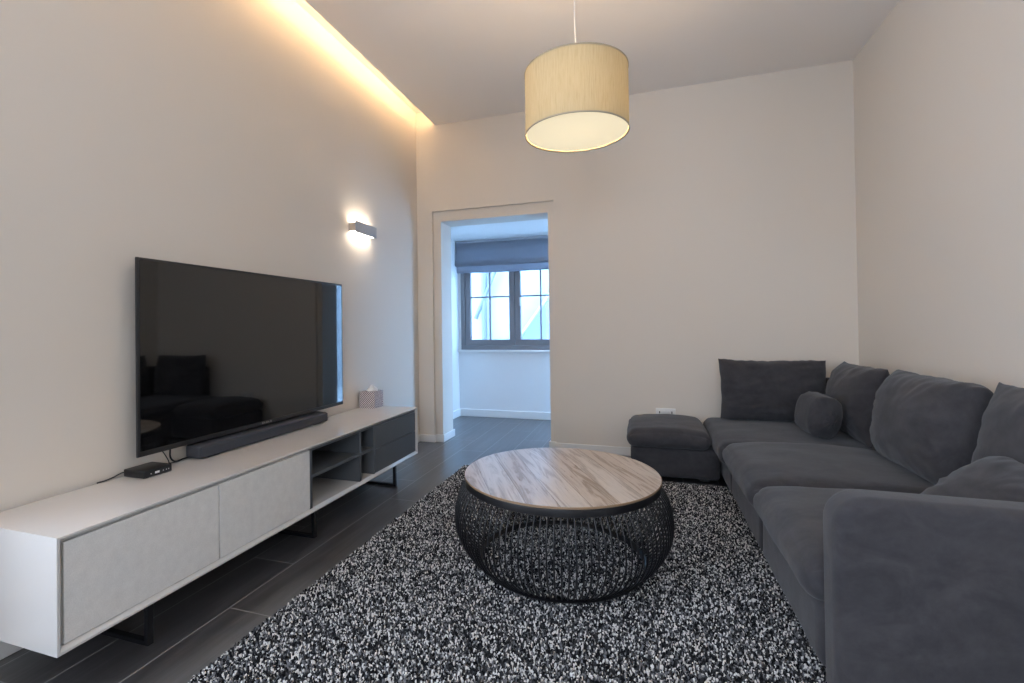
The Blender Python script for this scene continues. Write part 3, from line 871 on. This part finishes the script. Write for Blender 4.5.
# bolster
def bolster():
    bm = bmesh.new(); n, m = 40, 34; Lb = .115
    rings = []
    for k_ in range(m+1):
        t = -1+2*k_/m
        e = 1-max(0, (abs(t)-.60)/.40)**2.6*.55
        ring = []
        for i in range(n):
            a = 2*math.pi*i/n
            ca, sa = math.cos(a), math.sin(a)
            p = 2.6
            rad = 1/((abs(ca)**p+abs(sa)**p)**(1/p))
            wr = 1+.05*noise.noise(Vector((a*3, t*1.2, 3)))+.05*max(0, abs(t)-.55)*math.sin(a*13+t*3)
            ring.append(bm.verts.new((.089*rad*ca*e*wr, t*Lb, .120*rad*sa*e*wr)))
        rings.append(ring)
    for A, B in zip(rings, rings[1:]):
        for i in range(n): bm.faces.new((A[i], A[(i+1) % n], B[(i+1) % n], B[i]))
    # gathered ends
    for ring, s in ((rings[0], -1), (rings[-1], 1)):
        prev = ring
        for f, dy in ((.72, .016), (.45, .026), (.2, .028)):
            cur = []
            for i, v in enumerate(ring):
                a = 2*math.pi*i/n
                cur.append(bm.verts.new((v.co.x*f, s*(Lb+dy+.006*f*math.sin(a*9+1)), v.co.z*f)))
            for i in range(n): bm.faces.new((prev[i], prev[(i+1) % n], cur[(i+1) % n], cur[i]))
            prev = cur
        bm.faces.new(prev)
    bmesh.ops.recalc_face_normals(bm, faces=bm.faces)
    return bm
bo = obj('bolster_cushion', bolster(), M['suede'], None, smooth=True)
bo.matrix_world = Matrix.Translation((.962, 3.28, .508)) @ Matrix.Rotation(R(9), 4, 'Z') @ Matrix.Rotation(R(4), 4, 'X') @ Matrix.Rotation(R(8), 4, 'Y')
tag(bo, 'small stubby grey bolster lying in the corner of the sofa', 'cushion', G)

# soft things give way where they press on the sofa or on each other
from mathutils.bvhtree import BVHTree
bpy.context.view_layer.update()
def tree_of(o):
    mw = o.matrix_world; me = o.data
    return BVHTree.FromPolygons([mw @ v.co for v in me.vertices], [tuple(p.vertices) for p in me.polygons])
solids = [tree_of(c) for c in sofa.children if c.name.split('.')[0] in ('seat_cushion', 'backrest', 'armrest', 'base')]
def settle(o, gap=.010, deep=.085):
    mw = o.matrix_world; inv = mw.inverted()
    for rep_ in range(6):
        for v in o.data.vertices:
            p = mw @ v.co
            for t in solids:
                loc, nrm, idx, dist = t.find_nearest(p, deep)
                if loc is None: continue
                if (p-loc).dot(nrm) < 0 or dist < gap:
                    p = loc + nrm*gap
            v.co = inv @ p
    o.data.update()
for o in [x for x in COL.objects if x.get('group') == G]: settle(o)

# ------------------------------------------------------------------ light
wd = bpy.data.worlds.new('World'); scene.world = wd; wd.use_nodes = True
nt = wd.node_tree; nt.nodes.clear()
bg = nt.nodes.new('ShaderNodeBackground'); wo = nt.nodes.new('ShaderNodeOutputWorld')
bg.inputs['Color'].default_value = (.33, .59, 1.0, 1); bg.inputs['Strength'].default_value = 13.0
nt.links.new(bg.outputs[0], wo.inputs[0])
def portal(name, loc, rot, sx, sy):
    l = bpy.data.lights.new(name, 'AREA'); l.shape = 'RECTANGLE'; l.size = sx; l.size_y = sy; l.cycles.is_portal = True
    o = bpy.data.objects.new(name, l); o.location = loc; o.rotation_euler = rot; link(o)
portal('portal_rear', ((WX0+WX1)/2, YF-.19, (WZ0+WZ1)/2), (R(90), 0, 0), WX1-WX0, WZ1-WZ0)
portal('portal_left', (XL-.19, (VY0+VY1)/2, (VZ0+VZ1)/2), (0, R(-90), 0), VZ1-VZ0, VY1-VY0)
portal('portal_balcony', (PX1+.16, (DY0+DY1)/2, 1.0), (0, R(90), 0), 2.0, DY1-DY0)
portal('portal_far', (-1.4, YFAR+.19, 1.38), (R(-90), 0, 0), 1.3, 1.2)

# ------------------------------------------------------------------ camera
cam = bpy.data.cameras.new('camera'); co = bpy.data.objects.new('camera', cam); link(co)
f, cx, cy = 479.4523, 485.5173, 322.6038
cam.sensor_fit = 'HORIZONTAL'; cam.sensor_width = 36; cam.lens = f/1024*36
cam.shift_x = (512-cx)/1024; cam.shift_y = (cy-341.5)/1024
cam.clip_start = .02
Rv = Vector((0.94966152, 0.3130133, -0.01287118)); Uv = Vector((0.01516311, -0.00488884, 0.99987308)); Fv = Vector((-0.31291065, 0.94973616, 0.00938899))
m = Matrix((Rv, Uv, -Fv)).transposed().to_4x4(); m.translation = (0, 0, 1.045)
co.matrix_world = m
scene.camera = co

vs = scene.view_settings
vs.view_transform = 'Standard'; vs.look = 'None'; vs.gamma = 1; vs.exposure = 0.72; vs.use_curve_mapping = False
cy_ = scene.cycles
cy_.max_bounces = 10; cy_.diffuse_bounces = 6; cy_.glossy_bounces = 4; cy_.transmission_bounces = 6; cy_.transparent_max_bounces = 12
cy_.sample_clamp_indirect = 6; cy_.caustics_reflective = False; cy_.caustics_refractive = False
cy_.use_denoising = True
